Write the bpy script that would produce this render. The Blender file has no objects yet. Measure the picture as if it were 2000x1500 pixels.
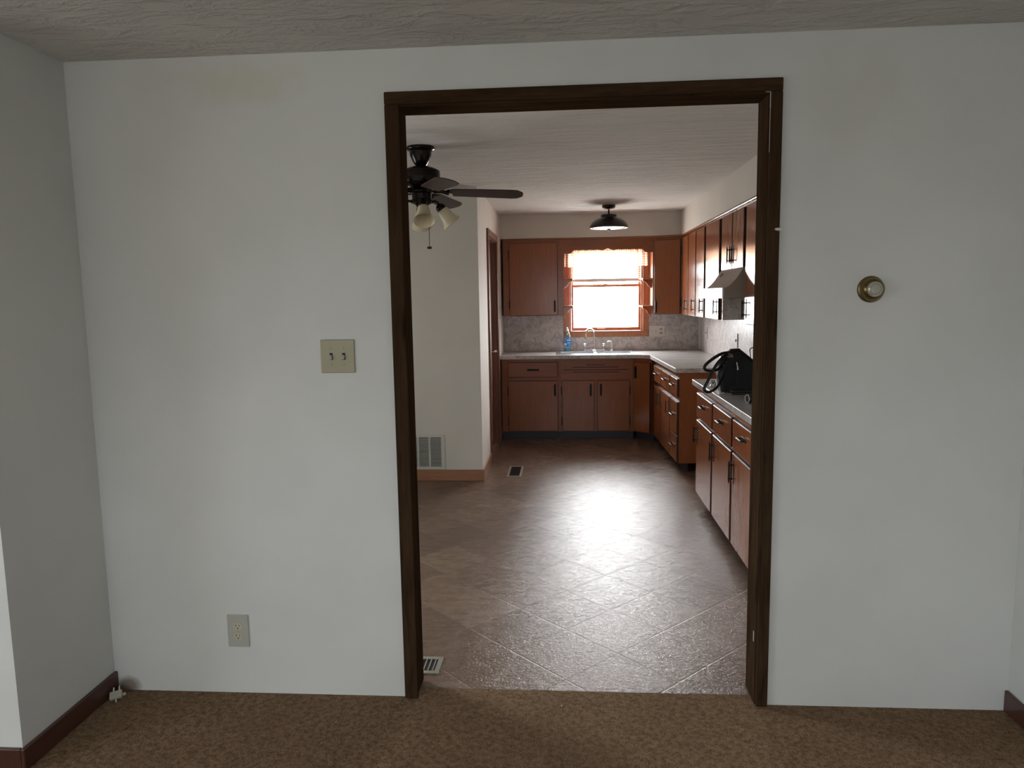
import bpy, bmesh, math, random
from mathutils import Vector, Matrix, noise
random.seed(7)
scene = bpy.context.scene
C = scene.collection
PI = math.pi

# ------------------------------------------------------------------ camera
cam_d = bpy.data.cameras.new('camera'); cam = bpy.data.objects.new('camera', cam_d); C.objects.link(cam)
CX, CY, CZ, YAW, PITCH, ROLL, FPX = -0.00945, -2.67896, 1.55858, 0.073602, 0.118283, -0.016543, 1429.2
_f = Vector((-math.sin(YAW)*math.cos(PITCH), math.cos(YAW)*math.cos(PITCH), -math.sin(PITCH)))
_r = Vector((math.cos(YAW), math.sin(YAW), 0)); _u = _r.cross(_f)
r_ = _r*math.cos(ROLL) + _u*math.sin(ROLL); u_ = -_r*math.sin(ROLL) + _u*math.cos(ROLL)
cam.matrix_world = Matrix(((r_.x, u_.x, -_f.x, CX), (r_.y, u_.y, -_f.y, CY), (r_.z, u_.z, -_f.z, CZ), (0, 0, 0, 1)))
cam_d.sensor_width = 36.0; cam_d.lens = FPX/2000*36.0; cam_d.clip_start = .02
scene.camera = cam

# ------------------------------------------------------------------ exposure, sky, daylight portals
scene.view_settings.view_transform = 'Standard'; scene.view_settings.look = 'None'
scene.view_settings.exposure = 0.0; scene.view_settings.gamma = 1.0
try: scene.view_settings.use_curve_mapping = False
except Exception: pass
w = bpy.data.worlds.new('overcast_sky'); scene.world = w; w.use_nodes = True
nt = w.node_tree; nt.nodes.clear()
wo = nt.nodes.new('ShaderNodeOutputWorld'); bg = nt.nodes.new('ShaderNodeBackground')
tc = nt.nodes.new('ShaderNodeTexCoord'); sx = nt.nodes.new('ShaderNodeSeparateXYZ'); cr = nt.nodes.new('ShaderNodeValToRGB')
nt.links.new(tc.outputs['Generated'], sx.inputs[0]); nt.links.new(sx.outputs['Z'], cr.inputs[0])
cr.color_ramp.elements[0].position = 0.0; cr.color_ramp.elements[0].color = (.45, .45, .44, 1)
cr.color_ramp.elements[1].position = 0.06; cr.color_ramp.elements[1].color = (.96, .98, 1.0, 1)
# overcast sky with the sun hidden behind the clouds beyond the kitchen window (+Y), dimmer and bluer on the living room side
mr = nt.nodes.new('ShaderNodeMapRange'); mr.interpolation_type = 'SMOOTHSTEP'
mr.inputs['From Min'].default_value = -.5; mr.inputs['From Max'].default_value = .95; mr.inputs['To Min'].default_value = 8.0; mr.inputs['To Max'].default_value = 70.0
nt.links.new(sx.outputs['Y'], mr.inputs['Value']); nt.links.new(mr.outputs[0], bg.inputs[1])
tm = nt.nodes.new('ShaderNodeMapRange'); tm.inputs['From Min'].default_value = -.3; tm.inputs['From Max'].default_value = .6
nt.links.new(sx.outputs['Y'], tm.inputs['Value'])
tint = nt.nodes.new('ShaderNodeMix'); tint.data_type = 'RGBA'; tint.inputs[6].default_value = (.91, .96, 1.0, 1); tint.inputs[7].default_value = (1.0, .985, .99, 1); nt.links.new(tm.outputs[0], tint.inputs[0])
mu = nt.nodes.new('ShaderNodeMix'); mu.data_type = 'RGBA'; mu.blend_type = 'MULTIPLY'; mu.inputs[0].default_value = 1.0
nt.links.new(cr.outputs[0], mu.inputs[6]); nt.links.new(tint.outputs[2], mu.inputs[7])
nt.links.new(mu.outputs[2], bg.inputs[0]); nt.links.new(bg.outputs[0], wo.inputs[0])

def portal(loc, size_x, size_z, direction):
    l = bpy.data.lights.new('daylight_portal', 'AREA'); l.shape = 'RECTANGLE'; l.size = size_x; l.size_y = size_z
    o = bpy.data.objects.new('daylight_portal', l); C.objects.link(o)
    o.location = loc; o.rotation_euler = Vector(direction).to_track_quat('-Z', 'Z').to_euler()
    l.cycles.is_portal = True
REAR_WIN = [(-2.4, -1.2, 0.75, 2.1), (-0.6, .9, 0.75, 2.1)]     # living room windows behind the viewer
REAR_Y = -5.6; XRW = 1.615
for a, b, c, d in REAR_WIN: portal(((a+b)/2, REAR_Y-.13, (c+d)/2), b-a, d-c, (0, 1, 0))
portal((.46, 6.03, 1.61), .86, .96, (0, -1, 0))
SIDE_WIN = (-3.75, -1.85, .7, 2.1)      # living room side window, beyond the wall stub
portal((-4.34, -2.8, 1.4), 1.9, 1.4, (1, 0, 0))
DIN_FILL_WIN = (1.25, 2.05, 1.0, 1.9)  # unseen dining window, added and sized for fill light in the kitchen
portal((-2.94, 1.65, 1.45), .8, .9, (1, 0, 0))

# ------------------------------------------------------------------ mesh helpers
WORLD = {}
def new(): return bmesh.new()
def box(bm, x0, x1, y0, y1, z0, z1, M=None):
    vs = [Vector((x, y, z)) for x in (x0, x1) for y in (y0, y1) for z in (z0, z1)]
    if M is not None: vs = [M @ v for v in vs]
    v = [bm.verts.new(q) for q in vs]
    for f in ((0,1,3,2), (4,6,7,5), (0,4,5,1), (2,3,7,6), (0,2,6,4), (1,5,7,3)): bm.faces.new([v[i] for i in f])
    return bm
def basis(d):
    d = Vector(d).normalized(); t = Vector((0, 0, 1)) if abs(d.z) < .9 else Vector((1, 0, 0))
    a = d.cross(t).normalized(); return a, d.cross(a).normalized()
def tube(bm, pts, rad, seg=10, closed=False, flat=None):
    pts = [Vector(p) for p in pts]; n = len(pts)
    rs = rad if isinstance(rad, (list, tuple)) else [rad]*n
    rings = []; prev = None
    for i, p in enumerate(pts):
        if closed: d = pts[(i+1) % n] - pts[i-1]
        else: d = pts[min(i+1, n-1)] - pts[max(i-1, 0)]
        d.normalize()
        if prev is None: a, b = basis(d)
        else:
            a = prev - d*prev.dot(d)
            if a.length < 1e-6: a, b = basis(d)
            a.normalize(); b = d.cross(a)
        prev = a
        rings.append([bm.verts.new(p + (a*math.cos(2*PI*k/seg) + b*math.sin(2*PI*k/seg))*rs[i]) for k in range(seg)])
    for i in range(n if closed else n-1):
        A, B = rings[i], rings[(i+1) % n]
        for k in range(seg):
            f = bm.faces.new((A[k], A[(k+1) % seg], B[(k+1) % seg], B[k])); f.smooth = True
    if not closed:
        bm.faces.new(rings[0][::-1]); bm.faces.new(rings[-1])
    return bm
def ribbon(bm, pts, width, thick, side):
    """flat strap following pts; side = direction(s) of the width"""
    pts = [Vector(p) for p in pts]; n = len(pts); rings = []
    for i, p in enumerate(pts):
        d = (pts[min(i+1, n-1)] - pts[max(i-1, 0)]).normalized()
        s = (d.cross(Vector((0, 1, 0)))*.8 + Vector((0, -.6, 0))) if side == 'tilt' else Vector(side); s = (s - d*s.dot(d)).normalized(); t = d.cross(s)
        rings.append([bm.verts.new(p + s*a*width/2 + t*b*thick/2) for a, b in ((-1,-1), (1,-1), (1,1), (-1,1))])
    for i in range(n-1):
        for k in range(4):
            f = bm.faces.new((rings[i][k], rings[i][(k+1) % 4], rings[i+1][(k+1) % 4], rings[i+1][k]))
    bm.faces.new(rings[0][::-1]); bm.faces.new(rings[-1]); return bm
def cyl(bm, p0, p1, r0, r1=None, seg=24):
    return tube(bm, [p0, p1], [r0, r0 if r1 is None else r1], seg)
def lathe(bm, prof, M=None, seg=32, closed=False):
    """profile of (radius, height) spun round the z axis of M"""
    M = M or Matrix(); rings = []
    for r, z in prof:
        if r < 1e-6: rings.append([bm.verts.new(M @ Vector((0, 0, z)))])
        else: rings.append([bm.verts.new(M @ Vector((r*math.cos(2*PI*k/seg), r*math.sin(2*PI*k/seg), z))) for k in range(seg)])
    m = len(rings)
    for i in range(m if closed else m-1):
        A, B = rings[i], rings[(i+1) % m]
        for k in range(seg):
            a = [A[0]] if len(A) == 1 else [A[k], A[(k+1) % seg]]
            b = [B[0]] if len(B) == 1 else [B[(k+1) % seg], B[k]]
            if len(a)+len(b) >= 3:
                f = bm.faces.new(a+b); f.smooth = True
    return bm
def prism(bm, poly, M, d0, d1):
    """poly of (a, b) in the x/z plane of M, extruded along y from d0 to d1"""
    A = [bm.verts.new(M @ Vector((a, d0, b))) for a, b in poly]; B = [bm.verts.new(M @ Vector((a, d1, b))) for a, b in poly]
    n = len(poly); bm.faces.new(A); bm.faces.new(B[::-1])
    for i in range(n): bm.faces.new((A[i], B[i], B[(i+1) % n], A[(i+1) % n]))
    return bm
def obj(name, bm, m, parent=None, bevel=0, segs=2, origin=None):
    bmesh.ops.recalc_face_normals(bm, faces=bm.faces[:])
    co = [v.co for v in bm.verts]
    lo = Vector([min(c[i] for c in co) for i in range(3)]); hi = Vector([max(c[i] for c in co) for i in range(3)])
    c = Vector(origin) if origin is not None else (lo+hi)/2
    for v in bm.verts: v.co -= c
    me = bpy.data.meshes.new(name); anysm = any(f.smooth for f in bm.faces)
    bm.to_mesh(me); bm.free()
    if anysm: me.set_sharp_from_angle(angle=.8)
    for q in (m if isinstance(m, (list, tuple)) else [m]): me.materials.append(q)
    o = bpy.data.objects.new(name, me); C.objects.link(o); WORLD[o.name] = c
    if parent is not None:
        o.parent = parent; o.location = c - WORLD[parent.name]
    else: o.location = c
    if bevel:
        b = o.modifiers.new('edge', 'BEVEL'); b.width = bevel; b.segments = segs; b.limit_method = 'ANGLE'; b.angle_limit = .6
    return o
def tag(o, label, cat, group=None):
    o['label'] = label; o['category'] = cat
    if group: o['group'] = group
    return o
def thing(name, label, cat, loc, group=None):
    o = bpy.data.objects.new(name, None); C.objects.link(o); o.location = loc; o.empty_display_size = .05
    WORLD[o.name] = Vector(loc); return tag(o, label, cat, group)
def struct(name, bm=None, m=None, bevel=0, loc=(0, 0, 0)):
    if bm is None:
        o = bpy.data.objects.new(name, None); C.objects.link(o); o.location = loc; WORLD[o.name] = Vector(loc)
    else: o = obj(name, bm, m, None, bevel)
    o['kind'] = 'structure'; return o
def dup(root, loc, label, group=None):
    r = root.copy(); C.objects.link(r); r.location = loc; WORLD[r.name] = Vector(loc); r['label'] = label
    if group: r['group'] = group
    for ch in list(root.children):
        c = ch.copy(); C.objects.link(c); c.parent = r
        for g in ch.children:
            d = g.copy(); C.objects.link(d); d.parent = c
    return r
def frame(P0, P1, z=0.0, out=None):
    """matrix: x along P0->P1, y out of the face, z up"""
    a = Vector((P1[0]-P0[0], P1[1]-P0[1], 0)).normalized(); n = Vector(out).normalized()
    n = (n - a*n.dot(a)).normalized()
    return Matrix(((a.x, n.x, 0, P0[0]), (a.y, n.y, 0, P0[1]), (0, 0, 1, z), (0, 0, 0, 1)))

# ------------------------------------------------------------------ materials
def mat(name, col=(.5, .5, .5), rough=.5, metal=0.0, spec=.5, coat=0.0, trans=0.0, emit=None):
    m = bpy.data.materials.new(name); m.use_nodes = True; b = m.node_tree.nodes['Principled BSDF']
    b.inputs['Base Color'].default_value = (*col, 1); b.inputs['Roughness'].default_value = rough
    b.inputs['Metallic'].default_value = metal; b.inputs['Specular IOR Level'].default_value = spec
    b.inputs['Coat Weight'].default_value = coat; b.inputs['Coat Roughness'].default_value = .12
    b.inputs['Transmission Weight'].default_value = trans
    if emit: b.inputs['Emission Color'].default_value = (*emit[0], 1); b.inputs['Emission Strength'].default_value = emit[1]
    return m
class G:
    """tiny node-graph helper"""
    def __init__(s, m): s.nt = m.node_tree; s.b = s.nt.nodes['Principled BSDF']; s.tc = s.nt.nodes.new('ShaderNodeTexCoord')
    def set(s, sock, v):
        if hasattr(v, 'is_linked') or isinstance(v, bpy.types.NodeSocket): s.nt.links.new(v, sock)
        elif isinstance(v, (tuple, list)) and len(v) == 3 and sock.type == 'RGBA': sock.default_value = (*v, 1)
        else: sock.default_value = v
    def obj(s, scale=(1, 1, 1), loc=(0, 0, 0), rot=(0, 0, 0), src='Object'):
        n = s.nt.nodes.new('ShaderNodeMapping'); s.nt.links.new(s.tc.outputs[src], n.inputs[0])
        n.inputs['Scale'].default_value = scale; n.inputs['Location'].default_value = loc; n.inputs['Rotation'].default_value = rot
        return n.outputs[0]
    def noise(s, vec, scale, detail=4, rough=.55, dist=0.0, out=0):
        n = s.nt.nodes.new('ShaderNodeTexNoise'); s.set(n.inputs['Vector'], vec); n.inputs['Scale'].default_value = scale
        n.inputs['Detail'].default_value = detail; n.inputs['Roughness'].default_value = rough; n.inputs['Distortion'].default_value = dist
        return n.outputs[out]
    def vor(s, vec, scale, feature='F1', out='Distance'):
        n = s.nt.nodes.new('ShaderNodeTexVoronoi'); n.feature = feature; s.set(n.inputs['Vector'], vec); n.inputs['Scale'].default_value = scale
        return n.outputs[out]
    def math(s, op, a, b=0.0, c=None):
        n = s.nt.nodes.new('ShaderNodeMath'); n.operation = op; s.set(n.inputs[0], a); s.set(n.inputs[1], b)
        if c is not None: s.set(n.inputs[2], c)
        return n.outputs[0]
    def ramp(s, v, stops):
        n = s.nt.nodes.new('ShaderNodeValToRGB'); s.set(n.inputs[0], v); e = n.color_ramp.elements
        while len(e) < len(stops): e.new(.5)
        for i, (p, c) in enumerate(stops): e[i].position = p; e[i].color = (*c, 1) if isinstance(c, tuple) else (c, c, c, 1)
        return n.outputs[0]
    def mix(s, f, a, b, mode='MIX'):
        n = s.nt.nodes.new('ShaderNodeMix'); n.data_type = 'RGBA'; n.blend_type = mode
        s.set(n.inputs[0], f); s.set(n.inputs[6], a); s.set(n.inputs[7], b); return n.outputs[2]
    def sep(s, v):
        n = s.nt.nodes.new('ShaderNodeSeparateXYZ'); s.nt.links.new(v, n.inputs[0]); return n.outputs
    def comb(s, x, y, z):
        n = s.nt.nodes.new('ShaderNodeCombineXYZ'); s.set(n.inputs[0], x); s.set(n.inputs[1], y); s.set(n.inputs[2], z); return n.outputs[0]
    def bump(s, h, strength=.3, dist=.01, normal=None):
        n = s.nt.nodes.new('ShaderNodeBump'); s.set(n.inputs['Height'], h); n.inputs['Strength'].default_value = strength
        n.inputs['Distance'].default_value = dist
        if normal is not None: s.nt.links.new(normal, n.inputs['Normal'])
        return n.outputs[0]
    def color(s, v): s.nt.links.new(v, s.b.inputs['Base Color'])
    def normal(s, v): s.nt.links.new(v, s.b.inputs['Normal'])
    def rough(s, v): s.nt.links.new(v, s.b.inputs['Roughness'])

def paint(name, col, vary=.06, bump=.06, scale=90):
    m = mat(name, col, .75, spec=.25); g = G(m); v = g.obj()
    n = g.noise(v, 1.3, 3); c2 = tuple(min(1, c*(1+vary)) for c in col); c1 = tuple(c*(1-vary) for c in col)
    g.color(g.ramp(n, [(.3, c1), (.7, c2)])); g.normal(g.bump(g.noise(v, scale, 3), bump, .004)); return m
M_wall = paint('living_room_wall_paint', (.64, .64, .615))
def stained_wall():
    m = paint('living_room_wall_paint_stained', (.64, .64, .615)); g = G(m)
    base = g.b.inputs['Base Color'].links[0].from_socket
    geo = g.nt.nodes.new('ShaderNodeNewGeometry'); x, y, z = g.sep(geo.outputs['Position']); nz = g.noise(geo.outputs['Position'], 7, 4)
    def blob(cx, cz, rx, rz):
        a = g.math('POWER', g.math('MULTIPLY', g.math('SUBTRACT', x, cx), 1/rx), 2.0); b = g.math('POWER', g.math('MULTIPLY', g.math('SUBTRACT', z, cz), 1/rz), 2.0)
        d = g.math('ADD', g.math('SQRT', g.math('ADD', a, b)), g.math('MULTIPLY', g.math('SUBTRACT', nz, .5), 1.6))
        return g.ramp(d, [(.3, 1.0), (1.0, 0.0)])
    c = g.mix(g.math('MULTIPLY', blob(-1.18, 2.34, .26, .10), .38), base, (.55, .52, .36))
    c = g.mix(g.math('MULTIPLY', blob(1.0, 2.2, .25, .2), .18), c, (.55, .52, .38))
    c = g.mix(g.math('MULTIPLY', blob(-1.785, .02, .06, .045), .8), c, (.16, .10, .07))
    g.color(c); return m
M_wallf = stained_wall()
M_kwall = paint('kitchen_wall_paint', (.72, .68, .615))
def ceil_mat(name, col, stretch):
    m = mat(name, col, .85, spec=.2); g = G(m); v = g.obj(stretch)
    n = g.noise(v, 5.5, 6, .62, .6); big = g.noise(g.obj(), .9, 3)
    g.color(g.mix(g.ramp(big, [(.35, 0.0), (.65, 1.0)]), tuple(c*.93 for c in col), tuple(min(1, c*1.05) for c in col)))
    g.normal(g.bump(g.ramp(n, [(.42, 0.0), (.66, 1.0)]), .75, .014)); return m
M_ceil = ceil_mat('living_room_ceiling_texture', (.62, .61, .58), (1.0, 2.2, 1))
M_kceil = ceil_mat('kitchen_ceiling_texture', (.70, .665, .62), (.55, 2.6, 1))
def wood(name, c1, c2, rough=.35, coat=0.0, grain=(22, 22, 1.6), bump=.05, scale=2.2, spec=.5, knots=False):
    m = mat(name, c1, rough, coat=coat, spec=spec); g = G(m); v = g.obj(grain)
    n = g.noise(v, scale, 6, .6, .8); fine = g.noise(g.obj((grain[0]*6, grain[1]*6, grain[2]*2)), scale, 3)
    f = g.math('ADD', g.math('MULTIPLY', n, .75), g.math('MULTIPLY', fine, .25))
    c = g.ramp(f, [(.32, c2), (.68, c1)])
    if knots:
        kn = g.vor(g.obj((5, 5, 1.1), (.3, .3, .37)), 1.5); blot = g.noise(g.obj((7, 7, 1.5)), 1.6, 3)
        c = g.mix(g.ramp(kn, [(.05, .85), (.16, 0.0)]), c, (.008, .005, .004)); c = g.mix(g.ramp(blot, [(.45, 0.0), (.7, .55)]), c, (.02, .012, .008))
    g.color(c); g.normal(g.bump(f, bump, .003)); return m
M_cab = wood('reddish_brown_cabinet_wood', (.30, .104, .042), (.245, .078, .030), .17, 0, bump=.002, spec=.4)
M_lip = wood('gap_shade_lip_wood', (.045, .017, .010), (.028, .010, .007), .45, 0, spec=.3)  # shade of door gaps and panel grooves painted as a dark wood colour
M_cabx = wood('reddish_brown_cabinet_rail_wood', (.285, .098, .040), (.235, .074, .029), .2, 0, grain=(1.6, 22, 22), bump=.002, spec=.4)
M_dark = wood('dark_walnut_trim_wood', (.070, .041, .022), (.026, .015, .009), .85, 0, bump=.15, spec=0.0, knots=True)
M_darkh = wood('dark_walnut_head_wood', (.070, .041, .022), (.026, .015, .009), .85, 0, grain=(1.6, 22, 22), bump=.15, spec=0.0)
M_base = wood('mahogany_baseboard_wood', (.085, .028, .018), (.048, .017, .012), .35, .2, grain=(22, 1.6, 22))
M_door = wood('brown_interior_door_wood', (.23, .085, .04), (.15, .05, .024), .35, .2)
M_win = wood('orange_pine_window_wood', (.42, .16, .065), (.30, .105, .04), .35, .2)
M_kbase = wood('honey_brown_baseboard_wood', (.40, .19, .095), (.29, .13, .06), .4, .1, grain=(2, 2, 22))
M_blade = wood('dark_fan_blade_wood', (.055, .028, .022), (.028, .015, .012), .45, 0)
def marble():
    m = mat('marbled_grey_laminate', (.5, .46, .43), .32, spec=.5); g = G(m); v = g.obj(src='Object')
    d = g.noise(v, 4, 5, .65, .5, out=1)
    n = g.nt.nodes.new('ShaderNodeMix'); n.data_type = 'VECTOR'; n.inputs[0].default_value = .22; g.nt.links.new(v, n.inputs[4]); g.nt.links.new(d, n.inputs[5])
    rn = g.math('ABSOLUTE', g.math('SUBTRACT', g.noise(n.outputs[1], 8, 4, .55, 1.6), .5)); vein = g.ramp(rn, [(.0, 1.0), (.045, .0)])
    blot = g.ramp(g.noise(v, 9, 5, .6, 1.0), [(.35, (.44, .40, .37)), (.65, (.60, .56, .53))])
    g.color(g.mix(g.math('MULTIPLY', vein, .75), blot, (.27, .22, .19))); return m
M_lam = marble()
def counter_mat():
    m = mat('grey_brushed_counter_laminate', (.45, .42, .40), .22, spec=.5); g = G(m)
    n = g.noise(g.obj((2, 9, 9)), 3, 5, .6, .5); g.color(g.ramp(n, [(.35, (.36, .34, .335)), (.65, (.47, .45, .44))])); return m
M_ctop = counter_mat()
M_black = mat('black_wrought_metal', (.010, .008, .008), .5, 0, .3)
M_pull = mat('dark_bronze_pull_metal', (.022, .014, .011), .38, 0, .4)
M_chrome = mat('chrome', (.85, .86, .88), .07, 1)
M_steel = mat('bright_stainless_steel', (.78, .79, .80), .2, 1)
M_white = mat('white_enamel', (.72, .71, .67), .25)
M_grille = mat('white_painted_grille_metal', (.60, .60, .55), .4)
M_void = mat('dark_void', (.012, .012, .013), .8)
M_toe = mat('black_vinyl_kick', (.018, .020, .026), .45)
M_ivory = mat('ivory_switch_plastic', (.33, .30, .19), .35)
M_ivory2 = mat('pale_ivory_outlet_plastic', (.42, .42, .37), .4)
M_recept = mat('cream_receptacle_plastic', (.52, .47, .33), .4)
M_brass = mat('aged_brass', (.20, .14, .06), .28, .9)
M_dial = mat('clear_grey_dial', (.42, .40, .33), .15, .3)
M_bronze = mat('black_bronze_fan_metal', (.020, .015, .013), .22, .8)
M_shade = mat('cream_frosted_glass', (.66, .58, .40), .35); M_shade.node_tree.nodes['Principled BSDF'].inputs['Subsurface Weight'].default_value = 0.0
M_lampdome = mat('dark_brown_lamp_metal', (.030, .022, .018), .35, .6)
M_opal = mat('opal_lamp_glass', (.85, .84, .78), .3, emit=((1.0, .98, .88), .75))
M_leather = mat('black_bag_leather', (.007, .007, .009), .5, spec=.3)
M_lining = mat('tan_bag_lining', (.20, .11, .06), .7)
M_blackp = mat('black_plastic', (.012, .013, .014), .3)
M_grey = mat('pale_grey_plastic', (.5, .5, .48), .35)
M_caulk = mat('pale_caulk', (.42, .37, .32), .8)
M_regist = mat('tan_register_metal', (.30, .25, .19), .4, .4)
M_vent = mat('brushed_grey_register_metal', (.42, .40, .34), .35, .5)
M_alu = mat('aluminium_edge_strip', (.75, .75, .73), .3, .6)
def carpet():
    m = mat('brown_carpet_pile', (.17, .12, .08), .95, spec=.1); g = G(m); v = g.obj()
    a = g.noise(v, 190, 3, .7); b = g.noise(v, 55, 3, .6); big = g.noise(v, 3.0, 3)
    f = g.math('ADD', g.math('MULTIPLY', a, .6), g.math('MULTIPLY', b, .4))
    c = g.ramp(f, [(.36, (.085, .048, .025)), (.52, (.29, .185, .108)), (.68, (.50, .345, .215))])
    g.color(g.mix(g.ramp(big, [(.3, 0.0), (.7, .35)]), c, (.20, .12, .068)))
    g.normal(g.bump(f, .9, .02)); return m
M_carpet = carpet()
def vinyl():
    m = mat('brown_slate_vinyl_tile', (.2, .15, .12), .3, spec=.42); g = G(m)
    s = 1/.323; k = math.sqrt(.5)
    x, y, z = g.sep(g.tc.outputs['Object'])
    x = g.math('SUBTRACT', x, .21); y = g.math('SUBTRACT', y, .386)
    u = g.math('MULTIPLY', g.math('ADD', x, y), k*s); vv = g.math('MULTIPLY', g.math('SUBTRACT', y, x), k*s)
    fu = g.math('ABSOLUTE', g.math('SUBTRACT', g.math('FRACT', u), .5)); fv = g.math('ABSOLUTE', g.math('SUBTRACT', g.math('FRACT', vv), .5))
    edge = g.math('MAXIMUM', fu, fv)
    line = g.ramp(edge, [(.484, 0.0), (.494, 1.0)])
    wn = g.nt.nodes.new('ShaderNodeTexWhiteNoise'); wn.noise_dimensions = '2D'
    g.nt.links.new(g.comb(g.math('FLOOR', u), g.math('FLOOR', vv), 0.0), wn.inputs['Vector'])
    v = g.obj()
    streak = g.noise(g.obj((5, 16, 1), rot=(0, 0, .785)), 1.6, 7, .68, .7); blot = g.noise(v, 16, 6, .65, .4)
    f = g.math('ADD', g.math('MULTIPLY', streak, .6), g.math('MULTIPLY', blot, .4))
    f = g.math('ADD', f, g.math('MULTIPLY', g.math('SUBTRACT', wn.outputs['Value'], .5), .21))
    c = g.ramp(f, [(.25, (.108, .068, .047)), (.5, (.178, .116, .080)), (.75, (.262, .182, .128))])
    g.color(g.mix(g.math('MULTIPLY', line, .35), c, (.20, .155, .13)))
    worm = g.noise(v, 75, 4, .6, 2.2); slate = g.vor(g.obj((1, 1.4, 1)), 60, 'SMOOTH_F1'); fine = g.noise(v, 200, 2)
    h = g.math('ADD', g.math('MULTIPLY', worm, .65), g.math('MULTIPLY', slate, .35)); h = g.math('ADD', h, g.math('MULTIPLY', fine, .08))
    h = g.math('SUBTRACT', h, g.math('MULTIPLY', line, .3))
    g.normal(g.bump(h, .42, .0065)); g.rough(g.ramp(blot, [(.3, .20), (.7, .27)])); return m
M_vinyl = vinyl()
def gingham():
    m = mat('orange_gingham_cotton', (.9, .9, .9), .9, spec=.1); g = G(m); x, y, z = g.sep(g.tc.outputs['Object'])
    def st(a): return g.math('GREATER_THAN', g.math('FRACT', g.math('MULTIPLY', a, 1/.026)), .5)
    f = g.math('MULTIPLY', g.math('ADD', st(x), st(z)), .5)
    c = g.ramp(f, [(.0, (.90, .88, .84)), (.5, (.88, .62, .42)), (1.0, (.78, .30, .12))]); g.color(c)
    t = g.nt.nodes.new('ShaderNodeBsdfTranslucent'); g.nt.links.new(c, t.inputs[0]); mx = g.nt.nodes.new('ShaderNodeMixShader'); mx.inputs[0].default_value = .85
    out = g.nt.nodes['Material Output']; g.nt.links.new(g.b.outputs[0], mx.inputs[1]); g.nt.links.new(t.outputs[0], mx.inputs[2]); g.nt.links.new(mx.outputs[0], out.inputs[0]); return m
M_ging = gingham()
def thin_glass(name, tint, refl=.08):
    m = bpy.data.materials.new(name); m.use_nodes = True; n = m.node_tree; n.nodes.clear()
    o = n.nodes.new('ShaderNodeOutputMaterial'); t = n.nodes.new('ShaderNodeBsdfTransparent'); gl = n.nodes.new('ShaderNodeBsdfGlossy'); mx = n.nodes.new('ShaderNodeMixShader')
    t.inputs[0].default_value = (*tint, 1); gl.inputs['Roughness'].default_value = .03; mx.inputs[0].default_value = refl
    n.links.new(t.outputs[0], mx.inputs[1]); n.links.new(gl.outputs[0], mx.inputs[2]); n.links.new(mx.outputs[0], o.inputs[0]); return m
M_glass = thin_glass('window_glass', (.97, .98, .98), .05)
M_clear = thin_glass('clear_plastic', (.80, .88, .92), .18)
M_wrap = thin_glass('crinkled_clear_film', (.75, .75, .75), .45)
M_blue = mat('blue_bottle_label', (.02, .25, .62), .4)
M_blind = mat('white_blind_slat', (.80, .79, .76), .5)

# ------------------------------------------------------------------ the setting
H, HK = 2.44, 2.455
XL, XR = -1.837, 1.615                 # living room side walls
KL, KR, KB = -.722, 1.535, 5.85        # kitchen left, right and back wall faces
PY = 3.42                              # partition face in the dining end
T = .115
struct('carpet', box(new(), -4.2, XR+.1, REAR_Y-.1, .066, -.06, .004), M_carpet)
# carpet edge rolled at the doorway is part of the carpet; vinyl starts behind it
struct('floor', box(new(), -3.1, KR+.1, .067, KB+.2, -.06, 0.0), M_vinyl)
bpy.data.objects['floor'].data.transform(Matrix.Translation(WORLD['floor'])); bpy.data.objects['floor'].location = (0, 0, 0); WORLD['floor'] = Vector((0, 0, 0))
b = new(); box(b, -4.2, -.62, 0, T, .0, H+.1); box(b, .715, XR+.3, 0, T, .0, H+.1); box(b, -.62, .715, 0, T, 2.262, H+.1)
struct('wall_front', b, M_wallf)
STUB = -.508
b = new(); box(b, -4.2, XL, STUB, -.0005, 0, H+.1); struct('wall_left', b, M_wall)
b = new(); box(b, XR, XR+.12, REAR_Y-.1, -.0005, 0, H+.1); struct('wall_right', b, M_wall)
b = new(); ya, yb, za, zb = SIDE_WIN; xa, xb = -4.32, -4.201
box(b, xa, xb, REAR_Y-.1, ya, 0, H+.1); box(b, xa, xb, yb, 0, 0, H+.1); box(b, xa, xb, ya, yb, 0, za); box(b, xa, xb, ya, yb, zb, H+.1); struct('wall_west', b, M_wall)
b = new(); xs = -4.2
for a, c, z0, z1 in REAR_WIN:
    box(b, xs, a, REAR_Y-.12, REAR_Y, 0, H+.1); box(b, a, c, REAR_Y-.12, REAR_Y, 0, z0); box(b, a, c, REAR_Y-.12, REAR_Y, z1, H+.1); xs = c
box(b, xs, XR+.12, REAR_Y-.12, REAR_Y, 0, H+.1); struct('wall_rear', b, M_wall)
struct('ceiling', box(new(), -4.3, XR+.12, REAR_Y-.1, .0-.0006, H, H+.1), M_ceil)
struct('ceiling_kitchen', box(new(), -3.1, KR+.3, T+.0006, KB+.2, HK, HK+.1), M_kceil)
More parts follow.
